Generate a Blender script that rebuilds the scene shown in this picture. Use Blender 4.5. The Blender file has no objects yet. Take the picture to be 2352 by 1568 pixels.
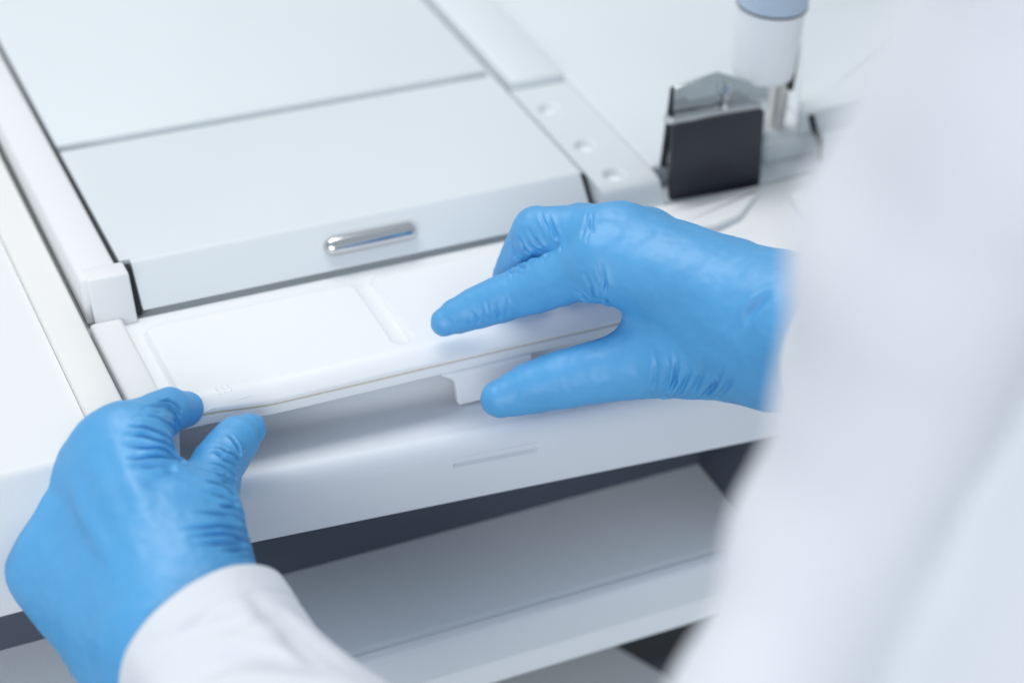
import bpy, bmesh, math, random
import numpy as np
from mathutils import Matrix, Vector, noise

random.seed(4)
rng = np.random.default_rng(4)
S = bpy.context.scene
COL = S.collection

# ------------------------------------------------------------------ camera
# World axes: X along the front of the analyser, Y into it, Z up.  Lengths below are millimetres
# unless a name says otherwise.  The lens and the orientation were solved from the vanishing points.
CX, CY, F = 1176.0, 784.0, 4645.18
_a = np.array([12400 - CX, -1820 - CY, F]); _b = np.array([-1571 - CX, -2770 - CY, F])
_ex = _a / np.linalg.norm(_a); _ey = _b / np.linalg.norm(_b)
_ez = np.cross(_ex, _ey); _ez /= np.linalg.norm(_ez)
R = np.stack([_ex, _ey, _ez])                      # world = R @ camera(right, down, forward)
CAM = np.array([-262.387, -568.120, 449.621])

def ray(u, v): return R @ np.array([(u - CX) / F, (v - CY) / F, 1.0])
def at(u, v, z=None, y=None, x=None, d=None):
    """a point of the place (mm): seen at (u, v) and lying at height z, depth y, side x or range d"""
    r = ray(u, v)
    if z is not None: t = (z - CAM[2]) / r[2]
    elif y is not None: t = (y - CAM[1]) / r[1]
    elif x is not None: t = (x - CAM[0]) / r[0]
    else: t = d
    return CAM + r * t
def project(P):
    q = (np.asarray(P) - CAM) @ R
    return CX + F * q[:, 0] / q[:, 2], CY + F * q[:, 1] / q[:, 2], q[:, 2]

cam_data = bpy.data.cameras.new('camera'); cam = bpy.data.objects.new('camera', cam_data); COL.objects.link(cam)
S.camera = cam
cam_data.sensor_width = 36.0; cam_data.lens = F / (2 * CX) * 36.0
cam_data.clip_start = 0.02; cam_data.clip_end = 50
m4 = Matrix.Identity(4)
for i in range(3):
    m4[i][0] = R[i][0]; m4[i][1] = -R[i][1]; m4[i][2] = -R[i][2]; m4[i][3] = CAM[i] / 1000
cam.matrix_world = m4
cam_data.dof.use_dof = True
cam_data.dof.focus_distance = 0.734
cam_data.dof.aperture_fstop = 4.4
cam_data.dof.aperture_blades = 9

# ------------------------------------------------------------------ light: a laboratory ceiling lamp and an added low front fill
w = bpy.data.worlds.new('World'); S.world = w; w.use_nodes = True
bg = w.node_tree.nodes['Background']; bg.inputs[0].default_value = (0.80, 0.90, 1.0, 1); bg.inputs[1].default_value = 0.46

def area(name, loc, target, sx, sy, power, colour):
    l = bpy.data.lights.new(name, 'AREA'); l.shape = 'RECTANGLE'; l.size = sx; l.size_y = sy
    l.energy = power; l.color = colour
    o = bpy.data.objects.new(name, l); COL.objects.link(o); o.location = loc
    o.rotation_euler = (Vector(target) - Vector(loc)).to_track_quat('-Z', 'Y').to_euler()
    return o
area('ceiling_or_fill_lamp', (-0.2, 0.8, 1.6), (0, 0, 0), 1.3, 0.8, 17, (1.0, 0.985, 0.96))
area('ceiling_or_fill_lamp', (-1.2, -1.7, 0.75), (0, 0, -0.05), 1.6, 1.0, 20, (0.97, 0.985, 1.0))  # added fill, low in front, to brighten front faces and the shelf

S.view_settings.view_transform = 'Standard'; S.view_settings.look = 'None'
S.view_settings.exposure = 0.22; S.view_settings.gamma = 1.0; S.view_settings.use_curve_mapping = False
S.cycles.use_denoising = True
S.cycles.max_bounces = 8; S.cycles.diffuse_bounces = 5; S.cycles.glossy_bounces = 4

# ------------------------------------------------------------------ materials
def mat(name, col, rough=0.5, folds=0.0, metal=0.0, bump=0.0, bscale=900.0, vary=0.03, vscale=14.0, coat=0.0, sss=0.0, spec=0.5, sheen=0.0, rvary=0.06):
    m = bpy.data.materials.new(name); m.use_nodes = True
    nt = m.node_tree; N = nt.nodes; L = nt.links; b = N['Principled BSDF']
    tc = N.new('ShaderNodeTexCoord')
    n1 = N.new('ShaderNodeTexNoise'); n1.inputs['Scale'].default_value = vscale; n1.inputs['Detail'].default_value = 4
    L.new(tc.outputs['Object'], n1.inputs['Vector'])
    mx = N.new('ShaderNodeMix'); mx.data_type = 'RGBA'
    mx.inputs[6].default_value = (*[c * (1 - vary) for c in col], 1)
    mx.inputs[7].default_value = (*[min(1, c * (1 + vary)) for c in col], 1)
    L.new(n1.outputs['Fac'], mx.inputs[0]); L.new(mx.outputs[2], b.inputs['Base Color'])
    mr = N.new('ShaderNodeMapRange'); mr.inputs[3].default_value = max(0, rough - rvary); mr.inputs[4].default_value = min(1, rough + rvary)
    L.new(n1.outputs['Fac'], mr.inputs[0]); L.new(mr.outputs[0], b.inputs['Roughness'])
    b.inputs['Metallic'].default_value = metal; b.inputs['Specular IOR Level'].default_value = spec
    b.inputs['Coat Weight'].default_value = coat; b.inputs['Coat Roughness'].default_value = 0.15
    b.inputs['Sheen Weight'].default_value = sheen
    if sss:
        b.inputs['Subsurface Weight'].default_value = sss; b.inputs['Subsurface Radius'].default_value = (0.3, 0.6, 1.0); b.inputs['Subsurface Scale'].default_value = 0.0025
    if bump:
        n2 = N.new('ShaderNodeTexNoise'); n2.inputs['Scale'].default_value = bscale; n2.inputs['Detail'].default_value = 3
        L.new(tc.outputs['Object'], n2.inputs['Vector'])
        hgt = n2.outputs['Fac']
        if folds:                                  # fine irregular puckers
            n3 = N.new('ShaderNodeTexNoise'); n3.inputs['Scale'].default_value = 170; n3.inputs['Detail'].default_value = 5; n3.inputs['Distortion'].default_value = 1.2; n3.noise_type = 'RIDGED_MULTIFRACTAL'
            L.new(tc.outputs['Object'], n3.inputs['Vector']); ad = N.new('ShaderNodeMath'); ad.operation = 'MULTIPLY_ADD'
            L.new(n3.outputs['Fac'], ad.inputs[0]); ad.inputs[1].default_value = folds; L.new(n2.outputs['Fac'], ad.inputs[2]); hgt = ad.outputs[0]
        bp = N.new('ShaderNodeBump'); bp.inputs['Strength'].default_value = bump; bp.inputs['Distance'].default_value = 0.0004
        L.new(hgt, bp.inputs['Height']); L.new(bp.outputs[0], b.inputs['Normal'])
    return m

M_LID = mat('white_abs_plastic', (0.82, 0.835, 0.86), 0.38, bump=0.05, bscale=700)
M_BODY = mat('grey_white_enamel', (0.68, 0.72, 0.75), 0.45, bump=0.06, bscale=1100)
M_COVER = mat('matt_cover_plastic', (0.71, 0.745, 0.80), 0.55, bump=0.10, bscale=1500)
M_SIDE = mat('cream_white_enamel', (0.76, 0.77, 0.78), 0.5, bump=0.06, bscale=1100)
M_CREAM = mat('cream_edge_plastic', (0.77, 0.765, 0.75), 0.5)
M_SHELF = mat('grained_steel_paint', (0.84, 0.88, 0.92), 0.5, bump=0.35, bscale=1600, vary=0.05)
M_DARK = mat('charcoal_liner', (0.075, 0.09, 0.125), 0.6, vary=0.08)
M_GAP = mat('rubber_and_gap_shade', (0.02, 0.022, 0.024), 0.7)  # rubber of the cables, and black standing for shade in gaps
M_BLACK = mat('black_anodised', (0.022, 0.026, 0.034), 0.38, vary=0.1)
M_STEEL = mat('polished_steel', (0.72, 0.73, 0.74), 0.16, metal=1.0, vary=0.06, vscale=60)
M_NEEDLE = mat('brushed_needle_steel', (0.74, 0.72, 0.69), 0.36, metal=1.0)
M_MIRROR = mat('mirror_steel', (0.60, 0.65, 0.66), 0.12, metal=1.0, vary=0.15, vscale=90)
M_CHROME = mat('chrome', (0.66, 0.66, 0.67), 0.15, metal=1.0)
M_PROBE = mat('probe_white', (0.83, 0.85, 0.87), 0.4)
M_CAP = mat('probe_blue_grey', (0.47, 0.56, 0.68), 0.4)
M_GLOVE = mat('blue_nitrile', (0.070, 0.348, 0.68), 0.50, bump=0.12, bscale=1400, vary=0.10, vscale=35, sss=0.06, spec=0.85, folds=0.32)
M_COAT = mat('white_coat_cotton', (0.72, 0.745, 0.79), 0.9, bump=0.35, bscale=2200, vary=0.02, sheen=0.2, spec=0.2)
M_FLOOR = mat('pale_vinyl_floor', (0.62, 0.64, 0.67), 0.5)
M_TAN = mat('tan_residue_and_gap', (0.60, 0.52, 0.40), 0.7)

# ------------------------------------------------------------------ object helpers
def link(name, me, parent=None, material=None, smooth=True, angle=35):
    o = bpy.data.objects.new(name, me); COL.objects.link(o)
    if material: me.materials.append(material)
    if parent: o.parent = parent
    if smooth:
        for p in me.polygons: p.use_smooth = True
        if angle: me.set_sharp_from_angle(angle=math.radians(angle))
    return o
def thing(name, label, cat, group=None, loc=(0, 0, 0)):
    o = bpy.data.objects.new(name, None); COL.objects.link(o); o.empty_display_size = 0.02
    o.location = [c / 1000 for c in loc]
    o['label'] = label; o['category'] = cat
    if group: o['group'] = group
    return o
def from_arrays(name, V, Fc):
    me = bpy.data.meshes.new(name); me.from_pydata((np.asarray(V, float) / 1000).tolist(), [], [list(map(int, f)) for f in Fc]); me.validate(); me.update()
    return me
def box(name, x0, x1, y0, y1, z0, z1, material, parent=None, bev=0.8, seg=3):
    bm = bmesh.new(); bmesh.ops.create_cube(bm, size=1)
    for v in bm.verts:
        v.co = Vector(((x0 + x1) / 2 + v.co.x * (x1 - x0), (y0 + y1) / 2 + v.co.y * (y1 - y0), (z0 + z1) / 2 + v.co.z * (z1 - z0))) / 1000
    if bev: bmesh.ops.bevel(bm, geom=bm.edges[:], offset=bev / 1000, segments=seg, profile=0.5, affect='EDGES')
    me = bpy.data.meshes.new(name); bm.to_mesh(me); bm.free()
    return link(name, me, parent, material)
def round_poly(pts, rad, n=5):
    """a closed 2-D polygon with each corner rounded (rad: one value or one per corner)"""
    pts = [np.array(p, float) for p in pts]; out = []; k = len(pts)
    rads = rad if isinstance(rad, (list, tuple)) else [rad] * k
    for i in range(k):
        p, a, b, r = pts[i], pts[i - 1], pts[(i + 1) % k], rads[i]
        if r <= 0: out.append(p); continue
        u, v = a - p, b - p; lu, lv = np.linalg.norm(u), np.linalg.norm(v); r = min(r, lu * 0.49, lv * 0.49)
        p0, p1 = p + u / lu * r, p + v / lv * r
        for t in np.linspace(0, 1, n): out.append((1 - t) ** 2 * p0 + 2 * t * (1 - t) * p + t * t * p1)
    return out
def prism(name, poly, lo, hi, axis, material, parent=None, bev=0.0, seg=2, angle=35):
    """poly in the plane across `axis` (axis 0: (y, z), 1: (x, z), 2: (x, y)), extruded from lo to hi"""
    bm = bmesh.new()
    def mk(p, t):
        c = [0, 0, 0]; o = [i for i in range(3) if i != axis]
        c[o[0]], c[o[1]], c[axis] = p[0], p[1], t
        return bm.verts.new(Vector(c) / 1000)
    A = [mk(p, lo) for p in poly]; B = [mk(p, hi) for p in poly]; k = len(poly)
    for i in range(k): bm.faces.new((A[i], A[(i + 1) % k], B[(i + 1) % k], B[i]))
    fa = bm.faces.new(A[::-1]); fb = bm.faces.new(B)
    bmesh.ops.recalc_face_normals(bm, faces=bm.faces[:])
    if bev:
        bmesh.ops.bevel(bm, geom=list(set(fa.edges[:] + fb.edges[:])), offset=bev / 1000, segments=seg, profile=0.5, affect='EDGES')
    me = bpy.data.meshes.new(name); bm.to_mesh(me); bm.free()
    return link(name, me, parent, material, angle=angle)
def lathe(name, prof, centre, material, parent=None, n=40, axis=(0, 0, 1), cap=True):
    """prof: (radius, height) along the axis"""
    q = Vector((0, 0, 1)).rotation_difference(Vector(axis)); V = []; Fc = []
    for r, h in prof:
        for k in range(n):
            a = 2 * math.pi * k / n
            p = q @ Vector((r * math.cos(a), r * math.sin(a), h)); V.append(np.array(p) + centre)
    for i in range(len(prof) - 1):
        for k in range(n): Fc.append((i * n + k, i * n + (k + 1) % n, (i + 1) * n + (k + 1) % n, (i + 1) * n + k))
    if cap: Fc.append(list(range(n))[::-1]); Fc.append([(len(prof) - 1) * n + k for k in range(n)])
    return link(name, from_arrays(name, V, Fc), parent, material, angle=40)
def tube(name, pts, rad, material, parent=None, n=10, sub=6, closed=False):
    P = [np.array(p, float) for p in pts]
    if not closed: P = [2 * P[0] - P[1]] + P + [2 * P[-1] - P[-2]]
    else: P = [P[-1]] + P + P[:2]
    C = []
    for i in range(1, len(P) - 2):
        for t in np.linspace(0, 1, sub, endpoint=False):
            a, b, c, d = P[i - 1:i + 3]
            C.append(0.5 * (2 * b + (c - a) * t + (2 * a - 5 * b + 4 * c - d) * t * t + (3 * b - a - 3 * c + d) * t ** 3))
    if not closed: C.append(P[-2])
    C = np.array(C); V = []; k = len(C); up = np.array([0.13, 0.2, 1.0])
    for i in range(k):
        t = C[(i + 1) % k] - C[i - 1] if closed else C[min(i + 1, k - 1)] - C[max(i - 1, 0)]
        t /= np.linalg.norm(t); u = np.cross(up, t); u /= np.linalg.norm(u); v = np.cross(t, u)
        r = rad[min(i * len(rad) // k, len(rad) - 1)] if isinstance(rad, (list, tuple)) else rad
        for j in range(n):
            a = 2 * math.pi * j / n; V.append(C[i] + r * (math.cos(a) * u + math.sin(a) * v))
    Fc = [(i % k * n + j, i % k * n + (j + 1) % n, (i + 1) % k * n + (j + 1) % n, (i + 1) % k * n + j) for i in range(k if closed else k - 1) for j in range(n)]
    if not closed: Fc += [list(range(n))[::-1], [(k - 1) * n + j for j in range(n)]]
    return link(name, from_arrays(name, V, Fc), parent, material, angle=0)
def heightfield(name, x0, x1, y0, y1, step, zf, thick, material, parent=None):
    nx, ny = int((x1 - x0) / step) + 1, int((y1 - y0) / step) + 1
    X, Y = np.meshgrid(np.linspace(x0, x1, nx), np.linspace(y0, y1, ny), indexing='ij')
    Z = zf(X, Y); k = nx * ny
    top = np.stack([X, Y, Z], -1).reshape(-1, 3); bot = top - [0, 0, thick]
    Fc = []
    idx = np.arange(k).reshape(nx, ny)
    q = np.stack([idx[:-1, :-1], idx[1:, :-1], idx[1:, 1:], idx[:-1, 1:]], -1).reshape(-1, 4)
    Fc = np.concatenate([q, q[:, ::-1] + k]).tolist()
    ring = list(idx[:, 0]) + list(idx[-1, 1:]) + list(idx[-2::-1, -1]) + list(idx[0, -2:0:-1])
    for a, b in zip(ring, ring[1:] + ring[:1]): Fc.append((b, a, a + k, b + k))
    return link(name, from_arrays(name, np.concatenate([top, bot]), Fc), parent, material, angle=50)
def sstep(a, b, x):
    t = np.clip((x - a) / (b - a), 0, 1); return t * t * (3 - 2 * t)
def rrect(X, Y, x0, x1, y0, y1, r):
    qx = np.abs(X - (x0 + x1) / 2) - (x1 - x0) / 2 + r; qy = np.abs(Y - (y0 + y1) / 2) - (y1 - y0) / 2 + r
    return np.hypot(np.maximum(qx, 0), np.maximum(qy, 0)) + np.minimum(np.maximum(qx, qy), 0) - r

# ------------------------------------------------------------------ implicit surfaces for gloves and cloth
def surface_nets(Fv, org, h):
    s = Fv < 0; nx, ny, nz = Fv.shape
    cnt = np.zeros((nx - 1, ny - 1, nz - 1), np.int8)
    for i in (0, 1):
        for j in (0, 1):
            for k in (0, 1): cnt += s[i:nx - 1 + i, j:ny - 1 + j, k:nz - 1 + k]
    cells = np.argwhere((cnt > 0) & (cnt < 8))
    vid = -np.ones(cnt.shape, np.int64); vid[tuple(cells.T)] = np.arange(len(cells))
    acc = np.zeros((len(cells), 3)); num = np.zeros(len(cells))
    cor = [(i, j, k) for i in (0, 1) for j in (0, 1) for k in (0, 1)]
    val = {c: Fv[cells[:, 0] + c[0], cells[:, 1] + c[1], cells[:, 2] + c[2]] for c in cor}
    for c in cor:
        for ax in range(3):
            if c[ax]: continue
            d = list(c); d[ax] = 1; a, b = val[c], val[tuple(d)]
            mk = (a < 0) != (b < 0); t = np.where(mk, a / np.where(a == b, 1, a - b), 0)
            p = np.tile(np.array(c, float), (len(cells), 1)); p[:, ax] += t
            acc += p * mk[:, None]; num += mk
    V = (cells + acc / num[:, None]) * h + org
    faces = []
    for ax in range(3):
        o = [i for i in range(3) if i != ax]
        sl0 = [slice(None)] * 3; sl1 = [slice(None)] * 3; sl0[ax] = slice(0, -1); sl1[ax] = slice(1, None)
        a, b = s[tuple(sl0)], s[tuple(sl1)]
        e = np.argwhere(a != b)
        e = e[(e[:, o[0]] > 0) & (e[:, o[1]] > 0) & (e[:, o[0]] < Fv.shape[o[0]] - 1) & (e[:, o[1]] < Fv.shape[o[1]] - 1)]
        q = []
        for du, dv in ((-1, -1), (0, -1), (0, 0), (-1, 0)):
            c = e.copy(); c[:, o[0]] += du; c[:, o[1]] += dv; q.append(vid[tuple(c.T)])
        q = np.stack(q, -1); flip = a[tuple(e.T)] != (ax == 1)
        q[~flip] = q[~flip][:, ::-1]; faces.append(q)
    return V, np.concatenate(faces)
def smin(a, b, k):
    h = np.clip(0.5 + 0.5 * (b - a) / k, 0, 1); return b * (1 - h) + a * h - k * h * (1 - h)
class Field:
    """signed distance of tapered capsules on a regular grid"""
    def __init__(s, lo, hi, h):
        s.h = h; s.org = np.array(lo, float); n = (np.ceil((np.array(hi) - lo) / h)).astype(int) + 1
        s.n = n; s.ax = [s.org[i] + h * np.arange(n[i]) for i in range(3)]
    def new(s): return np.full(tuple(s.n), 60.0, np.float32)
    def cone(s, a, b, ra, rb, squash=None, reach=26.0):
        """returns (slices, distance) of one round cone inside its own neighbourhood"""
        a, b = np.array(a, float), np.array(b, float); m = max(ra, rb) + reach
        lo, hi = np.minimum(a, b) - m, np.maximum(a, b) + m
        sl = []
        for i in range(3):
            i0 = int(max(0, (lo[i] - s.org[i]) // s.h)); i1 = int(min(s.n[i], (hi[i] - s.org[i]) // s.h + 2)); sl.append(slice(i0, max(i0, i1)))
        g = np.meshgrid(*[s.ax[i][sl[i]].astype(np.float32) for i in range(3)], indexing='ij', sparse=True)
        d = b - a; L2 = d @ d; P = [g[i] - a[i] for i in range(3)]
        t = np.clip((P[0] * d[0] + P[1] * d[1] + P[2] * d[2]) / max(L2, 1e-9), 0, 1)
        Q = [P[i] - t * d[i] for i in range(3)]
        if squash is not None:                      # flatten along a direction: (unit vector, factor > 1)
            nrm, k = squash; nrm = np.array(nrm) / np.linalg.norm(nrm); c = (Q[0] * nrm[0] + Q[1] * nrm[1] + Q[2] * nrm[2]) * (k - 1)
            Q = [Q[i] + c * nrm[i] for i in range(3)]
        return tuple(sl), np.sqrt(Q[0] ** 2 + Q[1] ** 2 + Q[2] ** 2) - (ra + t * (rb - ra))
    def add(s, G, a, b, ra, rb, k, squash=None):
        sl, d = s.cone(a, b, ra, rb, squash); G[sl] = smin(G[sl], d.astype(np.float32), k)
    def chain(s, G, pts, rads, k):
        for i in range(len(pts) - 1):
            sl, d = s.cone(pts[i], pts[i + 1], rads[i], rads[i + 1]); G[sl] = np.minimum(G[sl], d.astype(np.float32))
def mesh_normals(V, Q):
    n = np.cross(V[Q[:, 2]] - V[Q[:, 0]], V[Q[:, 3]] - V[Q[:, 1]]); N = np.zeros_like(V)
    for i in range(4): np.add.at(N, Q[:, i], n)
    return N / np.maximum(np.linalg.norm(N, axis=1), 1e-9)[:, None]
def creases(V, Q, strokes):
    """press folds into a glove: each stroke is (points on the visible skin, half width mm, depth mm)"""
    N = mesh_normals(V, Q); u, v, d = project(V)
    face = (N * (CAM - V)).sum(1) > 0
    D = np.zeros(len(V))
    kids = []
    for pts, wid, dep in strokes:                 # lesser folds beside each main one
        if wid < 3 and len(pts) > 2:
            for _ in range(1):
                a, b = sorted(rng.choice(len(pts), 2, replace=False)); b = max(b, a + 1)
                j = rng.normal(0, 7, 2); kids.append(([(p[0] + j[0] + rng.normal(0, 3), p[1] + j[1] + rng.normal(0, 3)) for p in pts[a:b + 1]], wid * rng.uniform(0.55, 0.9), dep * rng.uniform(0.25, 0.7)))
    strokes = list(strokes) + kids
    for pts, wid, dep in strokes:
        wid *= 0.8
        dep *= rng.uniform(0.55, 1.25)
        W = []
        for (pu, pv) in pts:
            r2 = (u - pu) ** 2 + (v - pv) ** 2 + np.where(face, 0, 1e9)
            near = np.where(r2 < max(r2.min() * 1.5, 60))[0]; W.append(V[near[np.argmin(d[near])]])
        W = np.array(W); best = np.full(len(V), 1e9); tt = np.zeros(len(V)); side = np.zeros(len(V)); seg = np.linalg.norm(np.diff(W, axis=0), axis=1); tot = seg.sum(); run = 0
        cand = np.where(((V > W.min(0) - 4 * wid) & (V < W.max(0) + 4 * wid)).all(1))[0]
        if not len(cand): continue
        Vc = V[cand]; bc = best[cand]; tc = tt[cand]
        for i in range(len(W) - 1):
            a, e = W[i], W[i + 1] - W[i]; L2 = max(e @ e, 1e-9); t = np.clip(((Vc - a) @ e) / L2, 0, 1)
            ds = np.linalg.norm(Vc - a - t[:, None] * e, axis=1); upd = ds < bc
            bc = np.where(upd, ds, bc); tc = np.where(upd, (run + t * seg[i]) / max(tot, 1e-9), tc); run += seg[i]
        taper = np.sin(np.pi * np.clip(tc * 0.82 + 0.03, 0, 1)) ** 1.1
        x = bc / wid
        D[cand] += 1.5 * dep * taper * (-np.exp(-(x * 1.7) ** 2) * 1.15 + 0.45 * np.exp(-((x - 1.25) * 1.5) ** 2))
    return V + N * D[:, None]

# ================================================================== the setting
floor = box('floor', -3000, 3000, -3000, 3000, -920, -900, M_FLOOR, bev=0); floor['kind'] = 'structure'

# ================================================================== analyser
AN = thing('laboratory_analyzer', 'large white laboratory analyzer with flat deck panels, chrome pull and open lower shelf', 'analyzer', loc=(0, 0, -900))
AN_OFF = 900
def an(o):                                        # children keep world millimetres
    if o.parent is AN: o.location.z += 0.9
    return o
an(box('deck', -120.4, 420, 24, 470, -48, -4.7, M_BODY, AN, 1.0))
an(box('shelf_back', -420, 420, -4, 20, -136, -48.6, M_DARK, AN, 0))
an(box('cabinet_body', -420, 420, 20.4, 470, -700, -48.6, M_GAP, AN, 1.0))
an(box('deck_margin', -120.4, -107.8, -22, 50, -14, 0.6, M_SIDE, AN, 1.6, 4))
# side rail with its squared end block
an(prism('rail', round_poly([(54, -3), (60, 13.4), (470, 13.4), (470, -3)], [0.6, 1.6, 1, 0.5]), -120.2, -104.4, 0, M_SIDE, AN, 1.6, 3))
an(prism('rail_end_block', round_poly([(49, -2.9), (58.5, 13.7), (67, 13.7), (67, -2.9)], [0.6, 0.8, 0.6, 0.4]), -117.8, -101.6, 0, M_SIDE, AN, 0.9, 3))
an(box('gap_shade_strip', -104.3, -102.4, 70, 470, -3.5, 11, M_GAP, AN, 0))  # black strip standing in for the shade of the open slot
for gx0, gx1 in ((-100.7, -98.5), (94.6, 97.0)): an(prism('gap_shade_strip', [(53.4, -3), (66.6, 10.6), (69, 10.6), (69, -3)], gx0, gx1, 0, M_GAP, AN))  # black wedges that paint the sloping slots dark
# panels
fp = an(prism('drawer_panel', round_poly([(52.4, -0.6), (66.8, 12.7), (155.4, 12.7), (155.4, 9.2), (90, 9.0), (90, -0.6)], [0.5, 1.3, 0.5, 0.3, 0.3, 0.3]), -98.4, 94.2, 0, M_BODY, AN, 0))
box('panel_flange', -102.3, -98.4, 69, 155.0, 6, 12.7, M_BODY, fp, 0)
an(prism('deck_panel', round_poly([(160.6, 12.7), (470, 12.7), (470, 0), (160.6, 0)], 0.6), -102.2, 94.2, 0, M_BODY, AN, 0.7, 3))
an(box('seam_strip', -88, 82, 150, 165, 2, 9.0, M_BODY, AN, 0))
an(box('seam_shade_block', -104, 98, 151, 164, -3, 6.5, M_BODY, AN, 0))
an(box('gap_strip', 94.8, 97.4, 69.4, 470, -3, 9.6, M_BODY, AN, 0))
# chrome pull on the slanted face of the front panel
fn = np.array([0, -12.3, 14.8]); fn = fn / np.linalg.norm(fn); ft = np.array([0, 14.8, 12.3]) / np.linalg.norm([14.8, 12.3])
def on_face(u, v, lift=0.0):
    r = ray(u, v); p0 = np.array([0, 52, 0.4]); t = ((p0 - CAM) @ fn + lift) / (r @ fn); return CAM + r * t
hc = (on_face(742, 572) + on_face(955, 528)) / 2; hl = abs(on_face(955, 528)[0] - on_face(742, 572)[0]) / 2
bmh = bmesh.new(); bmesh.ops.create_uvsphere(bmh, u_segments=40, v_segments=24, radius=1.0)
for v in bmh.verts:                                # a solid pill: straight middle, rounded ends, domed front
    p = v.co; sx = math.copysign(max(0.0, abs(p.x) - 0.0), p.x)
    q = hc + np.array([1, 0, 0]) * (math.copysign(hl - 4.4, p.x) * min(1, abs(p.x) * 6) + 4.4 * p.x) + ft * 4.0 * p.y + fn * (3.8 * p.z + 0.6)
    v.co = Vector(q) / 1000
meh = bpy.data.meshes.new('handle'); bmh.to_mesh(meh); bmh.free(); link('handle', meh, fp, M_CHROME, angle=0)
# right-hand rail with three round wells
WELLS = [(107.2, 122), (108, 88), (108.6, 62.5)]
def wellz(X, Y):
    Z = np.full(X.shape, 11.0); Z -= 9 * sstep(54, 46, Y) + 1.2 * sstep(58, 52, Y)
    for x, y in WELLS: Z -= 2.6 * sstep(5.2, 3.0, np.hypot(X - x, Y - y))
    return Z
wr = an(heightfield('well_rail', 97.6, 125.4, 44, 142.6, 0.8, wellz, 9, M_BODY, AN))
for x, y in WELLS: lathe('well', [(0.1, 0), (1.8, 0.03), (2.3, 0.1)], np.array([x, y, 8.5]), M_SHELF, wr, 24, cap=False)
an(box('rail_block', 98.6, 124.6, 143, 470, -3, 14.6, M_BODY, AN, 1.6))
an(box('deck_plate', 126.0, 420, 62, 470, -3, 11.2, M_BODY, AN, 2.0))
an(box('deck_step', 126.0, 420, 49, 61.6, -3, 1.6, M_BODY, AN, 1.0))
# front cover, pulled a little askew: local x along it, y back, z up
cv_pts = [(48, -9), (43, -11), (39, -29), (4.5, -22.2), (0, -28), (0, -50.8), (4, -50.8), (4, -34), (48, -34)]
def cover_mesh():
    prof = round_poly(cv_pts, [0.3, 1, 7, 5, 4.5, 0.8, 0.3, 0.3, 0.3], 9)
    bm = bmesh.new()
    # front-face slot limits in local x and z
    sx0, sx1, sz0, sz1 = SLOT
    xs = [-30, sx0, sx1, 250]
    cols = [[bm.verts.new(Vector((x, p[0], p[1])) / 1000) for p in prof] for x in xs]
    k = len(prof)
    fi = None
    for c in range(3):
        for i in range(k):
            j = (i + 1) % k
            if c == 1 and abs(prof[i][0]) < 1e-6 and abs(prof[j][0]) < 1e-6 and abs(prof[i][1] - prof[j][1]) > 12:
                zt, zb = prof[i][1], prof[j][1]
                def vv(x, y, z): return bm.verts.new(Vector((x, y, z)) / 1000)
                a, b, d, e = cols[c][i], cols[c + 1][i], cols[c + 1][j], cols[c][j]
                p, q, r, s = vv(sx0, 0, sz1), vv(sx1, 0, sz1), vv(sx1, 0, sz0), vv(sx0, 0, sz0)
                g = 0.35
                P, Qq, Rr, Ss = vv(sx0 + g, 0.6, sz1 - 0.3), vv(sx1 - g, 0.6, sz1 - 0.3), vv(sx1 - g, 1.4, sz0 + 0.8), vv(sx0 + g, 1.4, sz0 + 0.8)
                for f in ((a, b, q, p), (s, r, d, e), (p, q, Qq, P), (q, r, Rr, Qq), (r, s, Ss, Rr), (s, p, P, Ss), (P, Qq, Rr, Ss)): bm.faces.new(f)
            else:
                bm.faces.new((cols[c][i], cols[c + 1][i], cols[c + 1][j], cols[c][j]))
    bm.faces.new(cols[0]); bm.faces.new(cols[-1][::-1])
    bmesh.ops.remove_doubles(bm, verts=bm.verts[:], dist=1e-6)
    bmesh.ops.recalc_face_normals(bm, faces=bm.faces[:])
    me = bpy.data.meshes.new('drawer_cover'); bm.to_mesh(me); bm.free(); return me
yaw = math.atan(-0.078)
def to_cover(p): c, s = math.cos(-yaw), math.sin(-yaw); x, y = p[0] + 90, p[1] + 34; return c * x - s * y, s * x + c * y, p[2]
s0, s1 = at(1040, 1071, y=-40), at(1230, 1030, y=-41)
SLOT = (to_cover(s0)[0], to_cover(s1)[0], -33.9, -29.3)
fc = an(link('drawer_cover', cover_mesh(), AN, M_COVER, angle=32))
fc.location.x += -0.090; fc.location.y += -0.034; fc.rotation_euler.z = yaw
# open shelf under the cover
an(prism('shelf', round_poly([(-3, -100), (-54.5, -100), (-60.8, -102.2), (-61.2, -118), (-57, -118), (-57, -104), (-3, -104)], [0.2, 2, 2.4, 0.8, 0.3, 0.3, 0.2], 6), -420, 125.4, 0, M_SHELF, AN, 0))
an(prism('shelf_edge', round_poly([(-57.6, -99.3), (-61.0, -100.6), (-62.0, -103), (-62.0, -119), (-61.3, -119), (-61.3, -103), (-60.0, -101.2), (-57.6, -100.1)], [0.2, 1.4, 1.5, 0.2, 0.1, 0.6, 0.8, 0.1], 5), -420, 140, 0, M_COVER, AN, 0))
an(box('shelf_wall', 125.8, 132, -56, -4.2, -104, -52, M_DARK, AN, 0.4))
an(box('label_plate', -80, -38, -5.6, -4.3, -66, -49, mat('smoked_plate', (0.16, 0.18, 0.22), 0.4), AN, 0.6))
an(box('base_rail', -420, 160, -58, -8, -136, -119.4, M_SHELF, AN, 1.0))

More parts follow.
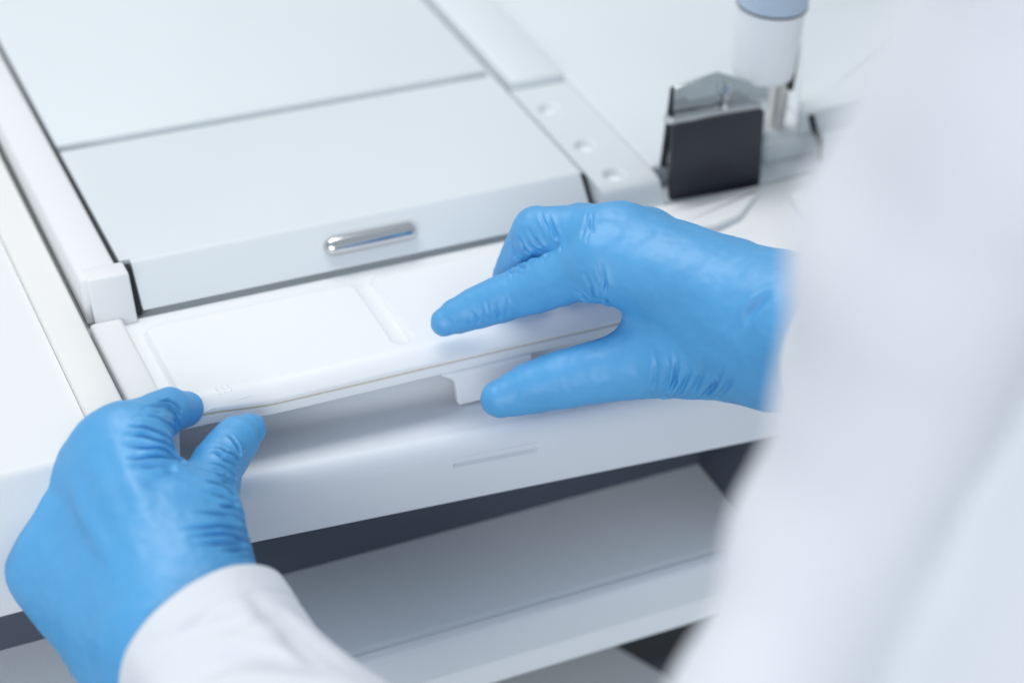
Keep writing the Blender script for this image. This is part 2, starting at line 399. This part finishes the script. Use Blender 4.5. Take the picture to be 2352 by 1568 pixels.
# ================================================================== white lid held by both hands
LD = thing('tray_lid', 'glossy white plastic tray lid with raised panels and a front tab, pinched by both hands', 'lid')
def lidz(X, Y):
    a = rrect(X, Y, -102, -17.2, -40, 41, 2.6); b = rrect(X, Y, -9.6, 190, -40, 43, 2.6); c = Y + 2.0
    r = 5.0; h = np.clip(0.5 + 0.5 * (c - np.minimum(a, b)) / r, 0, 1)
    m = c * (1 - h) + np.minimum(a, b) * h - r * h * (1 - h)
    Z = -3.0 + 3.0 * sstep(0.8, -1.0, m)
    t = np.clip((-4.5 - Y) / 9.4, 0, 1); Z = Z - 4.4 * t ** 2.2
    Z = Z + 2.7 * sstep(-68, -98, X) * sstep(10, -14, Y)
    return Z + 0.10 * np.sin(X * 0.045 + 1) * sstep(20, -15, Y)
top = heightfield('top_sheet', -107.2, 118, -13.8, 51.4, 0.8, lidz, 0.9, M_LID, LD)
# hot-surface mark moulded on the lid
tri = [at(490, 862, z=0), at(580, 898, z=0), at(466, 936, z=0)]
bmw = bmesh.new()
def bar(bm, a, b, wd, h=0.22):
    a, b = np.array(a), np.array(b); d = (b - a); d[2] = 0; d /= np.linalg.norm(d); n = np.array([-d[1], d[0], 0]) * wd / 2
    zz = np.array([0, 0, h]); P = [a - n, b - n, b + n, a + n]
    lo = [bm.verts.new(Vector(p - [0, 0, 0.3]) / 1000) for p in P]; hi = [bm.verts.new(Vector(p + (np.mean(P, 0) - p) * 0.3 + zz) / 1000) for p in P]
    bm.faces.new(hi); 
    for i in range(4): bm.faces.new((lo[i], lo[(i + 1) % 4], hi[(i + 1) % 4], hi[i]))
for p in tri: p[2] = lidz(np.array([p[0]]), np.array([p[1]]))[0]
for i in range(3): bar(bmw, tri[i], tri[(i + 1) % 3], 1.0, 0.06 if i == 1 else 0.24)
cen = sum(tri) / 3; ax1 = (tri[1] - tri[2]) / np.linalg.norm(tri[1] - tri[2]); ax2 = tri[0] - (tri[1] + tri[2]) / 2; ax2 /= np.linalg.norm(ax2)
for k in (-1, 0, 1):
    pr = None
    for j in range(5):
        p = cen + ax1 * (k * 2.3 + 0.5 * math.sin(j * 1.7)) + ax2 * (j - 2) * 1.0; p[2] = lidz(np.array([p[0]]), np.array([p[1]]))[0]
        if pr is not None: bar(bmw, pr, p, 0.8)
        pr = p
bmesh.ops.recalc_face_normals(bmw, faces=bmw.faces[:])
mw = bpy.data.meshes.new('warning_symbol'); bmw.to_mesh(mw); bmw.free(); link('warning_symbol', mw, top, M_LID, angle=20)
# lower sheet: rolled flange with the hanging tab
def strip(name, prof, xs, zf, material, parent):
    V = []; Fc = []; k = len(prof)
    for x in xs:
        for p in prof: V.append((x, p[0], p[1] + zf(x)))
    for i in range(len(xs) - 1):
        for j in range(k): Fc.append((i * k + j, (i + 1) * k + j, (i + 1) * k + (j + 1) % k, i * k + (j + 1) % k))
    Fc += [list(range(k))[::-1], [(len(xs) - 1) * k + j for j in range(k)]]
    o = link(name, from_arrays(name, V, Fc), parent, material, angle=45); return o
flex = lambda x: 2.4 * float(sstep(-68, -98, np.array(x))) + 0.10 * math.sin(x * 0.045 + 1)
low = strip('lower_sheet', round_poly([(-14.2, -6.0), (-3, -5.6), (-3, -7.0), (-12.4, -7.6), (-12.6, -9.8), (-14.4, -9.8)], [0.8, 0.2, 0.2, 0.4, 0.4, 0.5], 5), np.linspace(-108, 118, 90), flex, M_LID, LD)
gap = strip('sheet_gap_strip', [(-13.4, -5.0), (-4, -4.8), (-4, -6.2), (-13.4, -6.2)], np.linspace(-104, 118, 60), flex, M_TAN, LD)  # tan strip filling the thin gap between the two sheets
tabp = round_poly([(-4.0, -9.2), (33.6, -9.2), (35.0, -25.2), (3.6, -25.2), (1.6, -12.6)], [0, 0.5, 1.2, 1.2, 3.5], 6)
prism('tab', tabp, -16.2, -12.9, 1, M_LID, low, 0.5, 3)
# stain below the lip
res = box('dried_residue', -76, -58, -12.4, -11, -10.4, -9.4, M_TAN, low, 0.3)

# ================================================================== neighbouring cabinet on the left
SC = thing('side_cabinet', 'cream white side cabinet with rounded front edge, left of the dark gap', 'cabinet', loc=(-260, 100, -900))
def sc(o): o.location -= SC.location; return o
sc(prism('top_panel', round_poly([(470, 2.2), (-27, 2.2), (-36, -14), (-38, -22), (-38, -51.5), (-20, -51.5), (-20, -8), (470, -8)], [1, 2.5, 12, 7, 1, 0.5, 0.5, 0.5], 8), -520, -137.6, 0, M_SIDE, SC, 0))
sc(prism('raised_edge', round_poly([(470, 4.6), (-26.5, 4.6), (-36.2, -13.4), (-38.4, -22), (-38.4, -51.8), (-20, -51.8), (-20, -8), (470, -8)], [1, 2.5, 12, 7, 1, 0.5, 0.5, 0.5], 8), -137.4, -123.0, 0, M_CREAM, SC, 1.2, 3))
sc(box('side_gap_shade', -123.4, -120.9, -20, 470, -30, -9, M_GAP, SC, 0))  # added black strip, makes the deep gap's shade darker

# ================================================================== probe head, bracket and mouldings at the back right
pb = at(1775, 331, z=1.6)
PH = thing('pipetting_unit', 'white cylindrical probe head with blue grey collar and steel needles at the top right', 'probe', loc=pb)
def ph(o): o.location -= PH.location; return o
pc = at(1750, 172, y=pb[1] - 4); pt = at(1750, 20, y=pb[1] - 4)
ph(lathe('body', [(0.2, -0.4), (11.0, 0.0), (12.9, 1.2), (13.6, 4), (14.3, (pt - pc)[2] + 1)], pc, M_PROBE, PH, 48))
ph(lathe('collar', [(14.0, (pt - pc)[2] + 1), (15.0, (pt - pc)[2] + 1.4), (15.4, (pt - pc)[2] + 30), (14.0, (pt - pc)[2] + 31)], pc, M_CAP, PH, 48))
ph(lathe('ring', [(14.9, 0), (15.2, 0.3), (15.2, 0.9), (14.9, 1.2)], np.array([pc[0], pc[1], pt[2] + 1.2]), M_BLACK, PH, 48))
for (u, v) in ((1775, 331), (1733, 330)):
    q = at(u, v, y=pb[1] + (0 if u == 1775 else -2)); lathe('needle', [(1.6, 0), (3.5, 1.2), (3.8, 20), (3.9, pc[2] - q[2] + 2)], q, M_NEEDLE, PH, 24); 
for o in PH.children:
    if o.name.startswith('needle'): o.location -= PH.location
ph(tube('cable', [at(1815, 205, y=pb[1] - 6), at(1827, 120, y=pb[1] - 6), at(1834, 50, y=pb[1] - 6), at(1842, -40, y=pb[1] - 6)], 1.5, M_GAP, PH))

kb = at(1545, 460, z=1.7)
KB = thing('probe_bracket', 'black square plate clipped to a polished steel bracket, below the probe head', 'bracket', loc=kb)
def kbr(o): o.location -= KB.location; return o
def plate(name, corners, thick, rad, material, parent):
    """a flat plate with rounded corners through four points, with thickness away from the camera"""
    c = [np.array(p) for p in corners]; e1 = c[1] - c[0]; n = np.cross(e1, c[3] - c[0]); n /= np.linalg.norm(n)
    if n @ ray(1176, 784) < 0: n = -n
    e1 /= np.linalg.norm(e1); e2 = np.cross(n, e1)
    P = round_poly([((p - c[0]) @ e1, (p - c[0]) @ e2) for p in c], rad, 6)
    bm = bmesh.new(); A = [bm.verts.new(Vector(c[0] + e1 * a + e2 * b) / 1000) for a, b in P]; B = [bm.verts.new(Vector(c[0] + e1 * a + e2 * b + n * thick) / 1000) for a, b in P]; k = len(P)
    f0 = bm.faces.new(A); f1 = bm.faces.new(B[::-1])
    for i in range(k): bm.faces.new((A[i], B[i], B[(i + 1) % k], A[(i + 1) % k]))
    bmesh.ops.recalc_face_normals(bm, faces=bm.faces[:])
    bmesh.ops.bevel(bm, geom=f0.edges[:], offset=0.0004, segments=2, profile=0.5, affect='EDGES')
    me = bpy.data.meshes.new(name); bm.to_mesh(me); bm.free(); return link(name, me, parent, material, angle=40)
yk = kb[1]
kbr(plate('black_plate', [at(1546, 288, y=yk + 3), at(1757, 252, y=yk + 3), at(1745, 428, y=yk), at(1540, 463, y=yk)], 2.4, 1.6, M_BLACK, KB))
kbr(plate('clip', [at(1548, 272, y=yk + 5), at(1752, 236, y=yk + 5), at(1750, 252, y=yk + 4), at(1546, 290, y=yk + 4)], 8.2, 0.5, M_CHROME, KB))
kbr(plate('steel_plate', [at(1552, 203, y=yk + 14), at(1652, 168, y=yk + 14), at(1765, 200, y=yk + 14), at(1758, 400, y=yk + 12), at(1536, 400, y=yk + 12)], 1.6, 0.8, M_MIRROR, KB))
kbr(lathe('streak_rod', [(1.0, 0), (1.3, 0.4), (1.3, 34), (1.0, 35)], at(1651, 360, y=yk + 11), M_CHROME, KB, 20))  # added rod, stands in for the bright streak mirrored in the plate
kbr(plate('edge_plate', [at(1546, 205, y=yk + 15), at(1554, 203, y=yk + 15), at(1532, 385, y=yk + 12), at(1521, 385, y=yk + 12)], 2.4, 0.3, M_BLACK, KB))

MO = thing('sample_tray', 'bright white moulded sample tray behind the right hand, below the black plate', 'tray', loc=(160, 20, 1.6))
def mo(o): o.location -= MO.location; return o
M_TRAY = mat('bright_white_plastic', (0.87, 0.88, 0.88), 0.35)
mo(box('base', 118.6, 330, -30, 47, -3.4, 2.0, M_TRAY, MO, 1.6))
mo(prism('raised_plate', round_poly([tuple(at(*p, z=5)[:2]) for p in ((1528, 492), (1742, 436), (1700, 492), (1640, 520), (1545, 520))], 2.5), 1.6, 5.0, 2, M_TRAY, MO, 1.0, 3))
mo(prism('raised_plate', round_poly([tuple(at(*p, z=6)[:2]) for p in ((1812, 442), (2050, 380), (2150, 560), (1905, 560))], 3), 1.6, 6.0, 2, M_TRAY, MO, 1.0, 3))

HS = thing('side_housing', 'white angular housing with a dark gap at its lower left, behind the coat', 'housing', loc=at(1890, 375, z=2))
def hs(o): o.location -= HS.location; return o
h0 = at(1885, 372, z=2)
hs(prism('shell', round_poly([tuple(at(*p, z=24)[:2]) for p in ((1836, 262), (2120, 205), (2220, -30), (1846, 34))], [5, 3, 3, 3], 6), 12.4, 24, 2, M_BODY, HS, 1.2, 3))
hs(box('skirt', h0[0] + 1.5, h0[0] + 90, h0[1] + 1, h0[1] + 60, 1.7, 13, M_BODY, HS, 1.0))
hs(tube('hose', [at(1864, 268, y=h0[1]), at(1870, 295, y=h0[1]), at(1884, 325, y=h0[1]), at(1888, 368, y=h0[1])], 1.5, M_GAP, HS))

# ================================================================== things under the shelf
LB = thing('drawer_board', 'pale grey drawer board lying under the shelf at the bottom edge', 'drawer', loc=at(1400, 1520, z=-210))
o = prism('board', [tuple(at(*p, z=-205)[:2]) for p in ((1400, 1476), (1525, 1548), (1760, 1720), (1500, 1960), (600, 1960), (760, 1652))], -209, -205, 2, M_BODY, LB, 0)
o.location -= LB.location
DV = thing('motor_unit', 'shiny black motor unit in the dark space under the shelf', 'motor', loc=at(1570, 1470, z=-300))
dv = at(1545, 1440, z=-235)
def dvo(o): o.location -= DV.location; return o
dvo(box('casing', dv[0] - 30, dv[0] + 120, dv[1] - 10, dv[1] + 80, -300, -240, M_BLACK, DV, 6, 4))
dvo(lathe('flywheel', [(0.2, 0), (12, 0), (13, 1), (13, 9), (12, 10), (0.2, 10)], dv + [18, -4, 0], M_BLACK, DV, 36))

# ================================================================== person: gloves and coat
PN = thing('person', 'person in a white lab coat and blue nitrile gloves lifting the lid with both hands', 'person', loc=(60, -430, -900))
def pn(o): o.location -= PN.location; return o
def build_glove(name, palm, fingers, strokes, label, lo, hi, h=0.52, loose=0.0):
    Fd = Field(lo, hi, h); G = Fd.new()
    for p in palm: Fd.add(G, p[0], p[1], p[2], p[3], p[4], p[5] if len(p) > 5 else None)
    out = G.copy()
    for pts, rads, k in fingers:
        A = Fd.new(); Fd.chain(A, pts, rads, 3.0); out = np.minimum(out, smin(G, A, k))
    V, Q = surface_nets(out, Fd.org, h)
    # glove slack: long soft undulation
    N = mesh_normals(V, Q)
    und = np.array([0.75 * noise.noise(Vector(p) * 0.055) + 0.40 * noise.noise(Vector(p) * 0.13) + 0.13 * noise.noise(Vector(p) * 0.33) for p in V.tolist()])
    V = V + N * und[:, None]
    V = creases(V, Q, strokes)
    me = from_arrays(name, V, Q); o = pn(link(name, me, PN, M_GLOVE, angle=0)); o['label'] = label
    return o

# ---- right hand: index on the lid, thumb under the lip, the other fingers bent on top
RW = at(1800, 752, d=708)
IM, MM, GM, LM = at(1392, 600, d=731), at(1415, 545, d=737), at(1490, 556, d=750), at(1560, 602, d=765)
r_palm = [
    (IM, at(1790, 735, d=706), 13.0, 19, 12), (MM, at(1800, 728, d=716), 12, 19, 12),
    (GM, at(1810, 735, d=726), 11.5, 19, 12), (LM, at(1800, 770, d=738), 11, 18, 12),
    (at(1515, 806, d=740), at(1770, 800, d=712), 15, 20, 12),               # thumb mound
    (at(1580, 730, d=738), at(1780, 760, d=710), 18, 22, 12),
    (at(1780, 755, d=710), at(2000, 800, d=668), 22, 22, 12),
]
r_fingers = [
    ([at(1022, 741, d=757), at(1052, 726, d=757), at(1092, 709, d=756), at(1195, 671, d=750), IM], [5.7, 7.2, 8.1, 9.2, 11.5], 8),
    ([at(1200, 662, d=782), at(1178, 636, d=775), at(1235, 535, d=752), MM], [7.5, 8.3, 10.0, 11.5], 6),
    ([at(1275, 610, d=790), at(1265, 575, d=786), at(1335, 526, d=766), GM], [7.5, 8.5, 9.8, 11], 6),
    ([at(1340, 640, d=800), at(1345, 580, d=795), at(1450, 530, d=778), LM], [7, 7.5, 8.5, 10], 6),
    ([at(1150, 916, d=747), at(1215, 892, d=746), at(1310, 868, d=742), at(1420, 842, d=737), at(1570, 815, d=728)], [7.6, 9.6, 11.0, 12, 14], 7),
]
def Z1(*p): return [(947.5 + .39063 * x, 430.7 + .39063 * y) for x, y in p]
def Z2(*p): return [(.469 * x, 832.6 + .469 * y) for x, y in p]
r_strokes = [
    (Z1((1395, 940), (1420, 1050), (1415, 1150), (1380, 1240)), 2.0, .8), (Z1((1480, 970), (1500, 1060), (1490, 1160), (1450, 1250)), 1.8, .8),
    (Z1((1530, 970), (1540, 1060), (1530, 1150), (1480, 1250)), 1.7, .8), (Z1((1600, 1000), (1610, 1100), (1570, 1200), (1540, 1260)), 1.8, .6),
    (Z1((1710, 1000), (1700, 1100), (1650, 1200), (1600, 1265)), 2.2, .7), (Z1((1800, 1080), (1760, 1180), (1700, 1260)), 2.0, .6),
    (Z1((1880, 1100), (1830, 1190), (1780, 1255)), 2.2, .6), (Z1((1930, 820), (1970, 730), (2060, 640)), 3.5, 1.0),
    (Z1((1095, 470), (1120, 580), (1150, 700), (1165, 770)), 1.5, 1.1), (Z1((1000, 520), (1040, 600), (1080, 670), (1120, 710)), 1.5, .8),
    (Z1((940, 620), (990, 650), (1060, 700)), 1.5, .8), (Z1((1040, 560), (1060, 640), (1090, 680)), 1.2, .5),
    (Z1((330, 740), (370, 790), (395, 810)), 1.3, .5), (Z1((390, 720), (430, 790)), 1.3, .35), (Z1((460, 690), (490, 760), (510, 790)), 1.4, .4),
    (Z1((300, 790), (350, 820)), 1.2, .35), (Z1((420, 660), (440, 740)), 1.4, .3), (Z1((520, 640), (545, 720), (560, 770)), 1.6, .3),
    (Z1((790, 140), (800, 200), (830, 290), (860, 360)), 1.4, .8), (Z1((740, 130), (770, 220), (790, 260)), 1.5, .6),
    (Z1((660, 240), (720, 340), (780, 400)), 1.4, .8), (Z1((610, 310), (660, 390), (700, 420)), 1.4, .9), (Z1((570, 340), (600, 430), (640, 470)), 1.3, .7),
    (Z1((540, 400), (570, 480), (600, 495)), 1.3, .6), (Z1((690, 250), (760, 370)), 1.2, .5),
    (Z1((1015, 130), (1005, 200), (980, 280)), 1.5, .7), (Z1((1045, 125), (1040, 200), (1060, 240)), 1.5, .35),
]
build_glove('glove', r_palm, r_fingers, r_strokes, 'blue nitrile glove on the right hand, index finger on the lid', (-20, -125, -40), (130, 40, 90))

# ---- left hand: index hooked over the lid corner, thumb under the lip
l_palm = [
    (at(300, 1022, d=688), at(430, 1440, d=652), 12.0, 20, 12), (at(250, 1018, d=690), at(400, 1450, d=655), 11, 20, 12),
    (at(203, 1080, d=695), at(370, 1460, d=660), 10.5, 20, 12), (at(152, 1168, d=702), at(330, 1480, d=668), 10.5, 20, 12),
    (at(135, 1305, d=698), at(300, 1470, d=676), 18, 20, 14),
    (at(452, 1195, d=680), at(462, 1400, d=662), 15, 22, 12),
    (at(420, 1470, d=660), at(600, 1720, d=625), 23, 24, 12),
]
l_fingers = [
    ([at(423, 938, d=719), at(390, 940, d=712), at(345, 965, d=702), at(305, 1015, d=688)], [6.8, 8.2, 9.2, 11.0], 8),
    ([at(270, 1070, d=730), at(262, 1030, d=712), at(252, 1040, d=692)], [8, 9, 10], 6),
    ([at(225, 1120, d=735), at(215, 1085, d=716), at(205, 1095, d=697)], [8, 9, 10], 6),
    ([at(180, 1210, d=738), at(160, 1170, d=718), at(155, 1175, d=702)], [7.5, 8.5, 10], 6),
    ([at(585, 975, d=721), at(570, 988, d=720), at(543, 1008, d=716), at(498, 1070, d=704), at(475, 1130, d=694), at(455, 1205, d=684)], [3.6, 6.2, 8.4, 9.3, 11, 13.5], 8),
]
l_strokes = [
    (Z2((700, 210), (800, 210), (880, 270), (890, 320)), 1.4, .6), (Z2((660, 240), (760, 250), (840, 300), (870, 350)), 1.4, .8),
    (Z2((640, 290), (740, 310), (830, 360), (870, 400)), 1.5, .8), (Z2((620, 340), (720, 345), (800, 380), (860, 420)), 1.5, .7),
    (Z2((600, 390), (720, 400), (820, 430), (900, 470)), 1.7, .7), (Z2((620, 460), (700, 450), (800, 450), (880, 470)), 1.6, .6),
    (Z2((640, 500), (740, 490), (850, 500)), 1.8, .5), (Z2((780, 180), (840, 180), (900, 230)), 1.3, .4), (Z2((740, 190), (820, 200), (890, 260)), 1.3, .4),
    (Z2((1040, 420), (1100, 460), (1170, 500)), 1.4, .9), (Z2((1080, 400), (1130, 440), (1180, 470)), 1.3, .8), (Z2((1120, 340), (1160, 390), (1190, 440)), 1.3, .8),
    (Z2((1000, 470), (1090, 500), (1160, 550)), 1.4, .8), (Z2((980, 500), (1070, 540), (1155, 590)), 1.5, .8), (Z2((1000, 560), (1080, 590), (1160, 640)), 1.5, .7),
    (Z2((1010, 620), (1100, 640), (1170, 690)), 1.6, .7), (Z2((1080, 690), (1150, 700), (1200, 740)), 1.6, .6), (Z2((960, 720), (1080, 730), (1210, 780)), 2.0, .5),
    (Z2((900, 800), (1020, 790), (1140, 800), (1220, 830)), 1.9, .7), (Z2((930, 840), (1050, 830), (1180, 860), (1240, 880)), 1.8, .7), (Z2((960, 880), (1080, 870), (1200, 890)), 1.6, .6),
    (Z2((1100, 910), (1180, 910), (1260, 930)), 1.5, .7), (Z2((720, 590), (850, 530), (980, 560)), 4, .6), (Z2((540, 330), (620, 520), (740, 780)), 7, -.7), (Z2((400, 420), (500, 640), (650, 900)), 7, -.6), (Z2((300, 540), (400, 740), (560, 1000)), 7, -.5),
]
build_glove('glove', l_palm, l_fingers, [(p, w, d * (1.8 if w < 3 else 1)) for p, w, d in l_strokes], 'blue nitrile glove on the left hand, pinching the lid corner', (-190, -175, -60), (-40, 10, 80))

# ---- left sleeve: an open tube round the forearm
def sleeve(name, rings, label, n=160, thick=1.6, folds=1.0, seed=0, strokes=()):
    """rings: (centre, radius along a, radius along b); the first ring is the cuff opening"""
    C = [np.array(r[0], float) for r in rings]; V = []; Fc = []
    fine = []
    Rr = [np.array([*c, r[1], r[2]]) for c, r in zip(C, rings)]; Rr = [2 * Rr[0] - Rr[1]] + Rr + [2 * Rr[-1] - Rr[-2]]
    for i in range(1, len(Rr) - 2):
        a_, b_, c_, d_ = Rr[i - 1:i + 3]
        for t in np.linspace(0, 1, 30, endpoint=False):
            q = 0.5 * (2 * b_ + (c_ - a_) * t + (2 * a_ - 5 * b_ + 4 * c_ - d_) * t * t + (3 * b_ - a_ - 3 * c_ + d_) * t ** 3); fine.append((q[:3], q[3], q[4], i - 1 + t))
    fine.append((C[-1], rings[-1][1], rings[-1][2], len(C) - 1))
    k = len(fine); run = 0
    for i, (c, ra, rb, tt) in enumerate(fine):
        t = fine[min(i + 1, k - 1)][0] - fine[max(i - 1, 0)][0]; t /= np.linalg.norm(t)
        view = c - CAM; view /= np.linalg.norm(view)
        a = np.cross(t, view); a /= np.linalg.norm(a); b = np.cross(a, t)
        if i: run += np.linalg.norm(c - fine[i - 1][0])
        for j in range(n):
            th = 2 * math.pi * j / n
            p = np.array([math.cos(th) * 1.3 + seed, math.sin(th) * 1.3, run * 0.018])
            f = folds * (4.4 * noise.noise(Vector(p)) + 0.9 * noise.noise(Vector(p * 2.3))) * min(1, 0.25 + run / 30)
            f -= 0.45 * math.exp(-((run - 12) / 1.3) ** 2)
            V.append(c + a * (ra + f) * math.cos(th) + b * (rb + f) * math.sin(th))
    for i in range(k - 1):
        for j in range(n): Fc.append((i * n + j, (i + 1) * n + j, (i + 1) * n + (j + 1) % n, i * n + (j + 1) % n))
    V = np.array(V); Q = np.array(Fc); cen = np.repeat(V.reshape(k, n, 3).mean(1), n, 0)
    if ((V - cen) * mesh_normals(V, Q)).sum() < 0: Q = Q[:, ::-1]
    V = creases(V, Q, strokes)
    o = pn(link(name, from_arrays(name, V, Fc), PN, M_COAT, angle=0)); o['label'] = label
    md = o.modifiers.new('cloth_thickness', 'SOLIDIFY'); md.thickness = thick / 1000; md.offset = -1
    return o
sleeve('sleeve', [(at(474, 1470, d=654), 32, 32), (at(570, 1592, d=640), 32.5, 33), (at(705, 1765, d=618), 36, 38), (at(1000, 2150, d=560), 44, 44)], 'white coat sleeve over the left wrist', strokes=[([(330, 1500), (420, 1450), (540, 1420), (640, 1410)], 6, 1.0), ([(560, 1350), (660, 1440), (740, 1530)], 7, 1.3), ([(420, 1560), (540, 1510), (700, 1530)], 6, 1.4), ([(640, 1390), (720, 1470), (800, 1540)], 5, 1.0)])

# ---- coat: right sleeve, upper arm and body, close to the lens
def coat():
    Fd = Field((-130, -480, -60), (330, -70, 520), 4.0); G = Fd.new()
    def px(u, v, d, r): return at(u, v, d=d), r * d / F
    def run(pts, k):
        P = [px(*p) for p in pts]
        for (a, ra), (b, rb) in zip(P, P[1:]): Fd.add(G, a, b, ra, rb, k)
    Fd.add(G, at(1985, 790, d=670), at(2150, 860, d=520), 24, 36, 10)
    run([(2500, -160, 360, 420), (2370, 200, 380, 345), (2125, 560, 405, 282), (2018, 900, 425, 232), (1912, 1240, 440, 182), (1760, 1640, 440, 205)], 14)
    run([(2700, 300, 430, 330), (2540, 1000, 450, 330), (2260, 1760, 465, 430)], 12)
    V, Q = surface_nets(G, Fd.org, Fd.h); N = mesh_normals(V, Q)
    f = np.array([8 * noise.noise(Vector(p) * 0.013) + 3 * noise.noise(Vector(p) * 0.03) for p in V]); V = V + N * f[:, None]
    o = pn(link('coat', from_arrays('coat', V, Q), PN, M_COAT, angle=0)); o['label'] = 'white lab coat, right arm and body, blurred close to the lens'
coat()
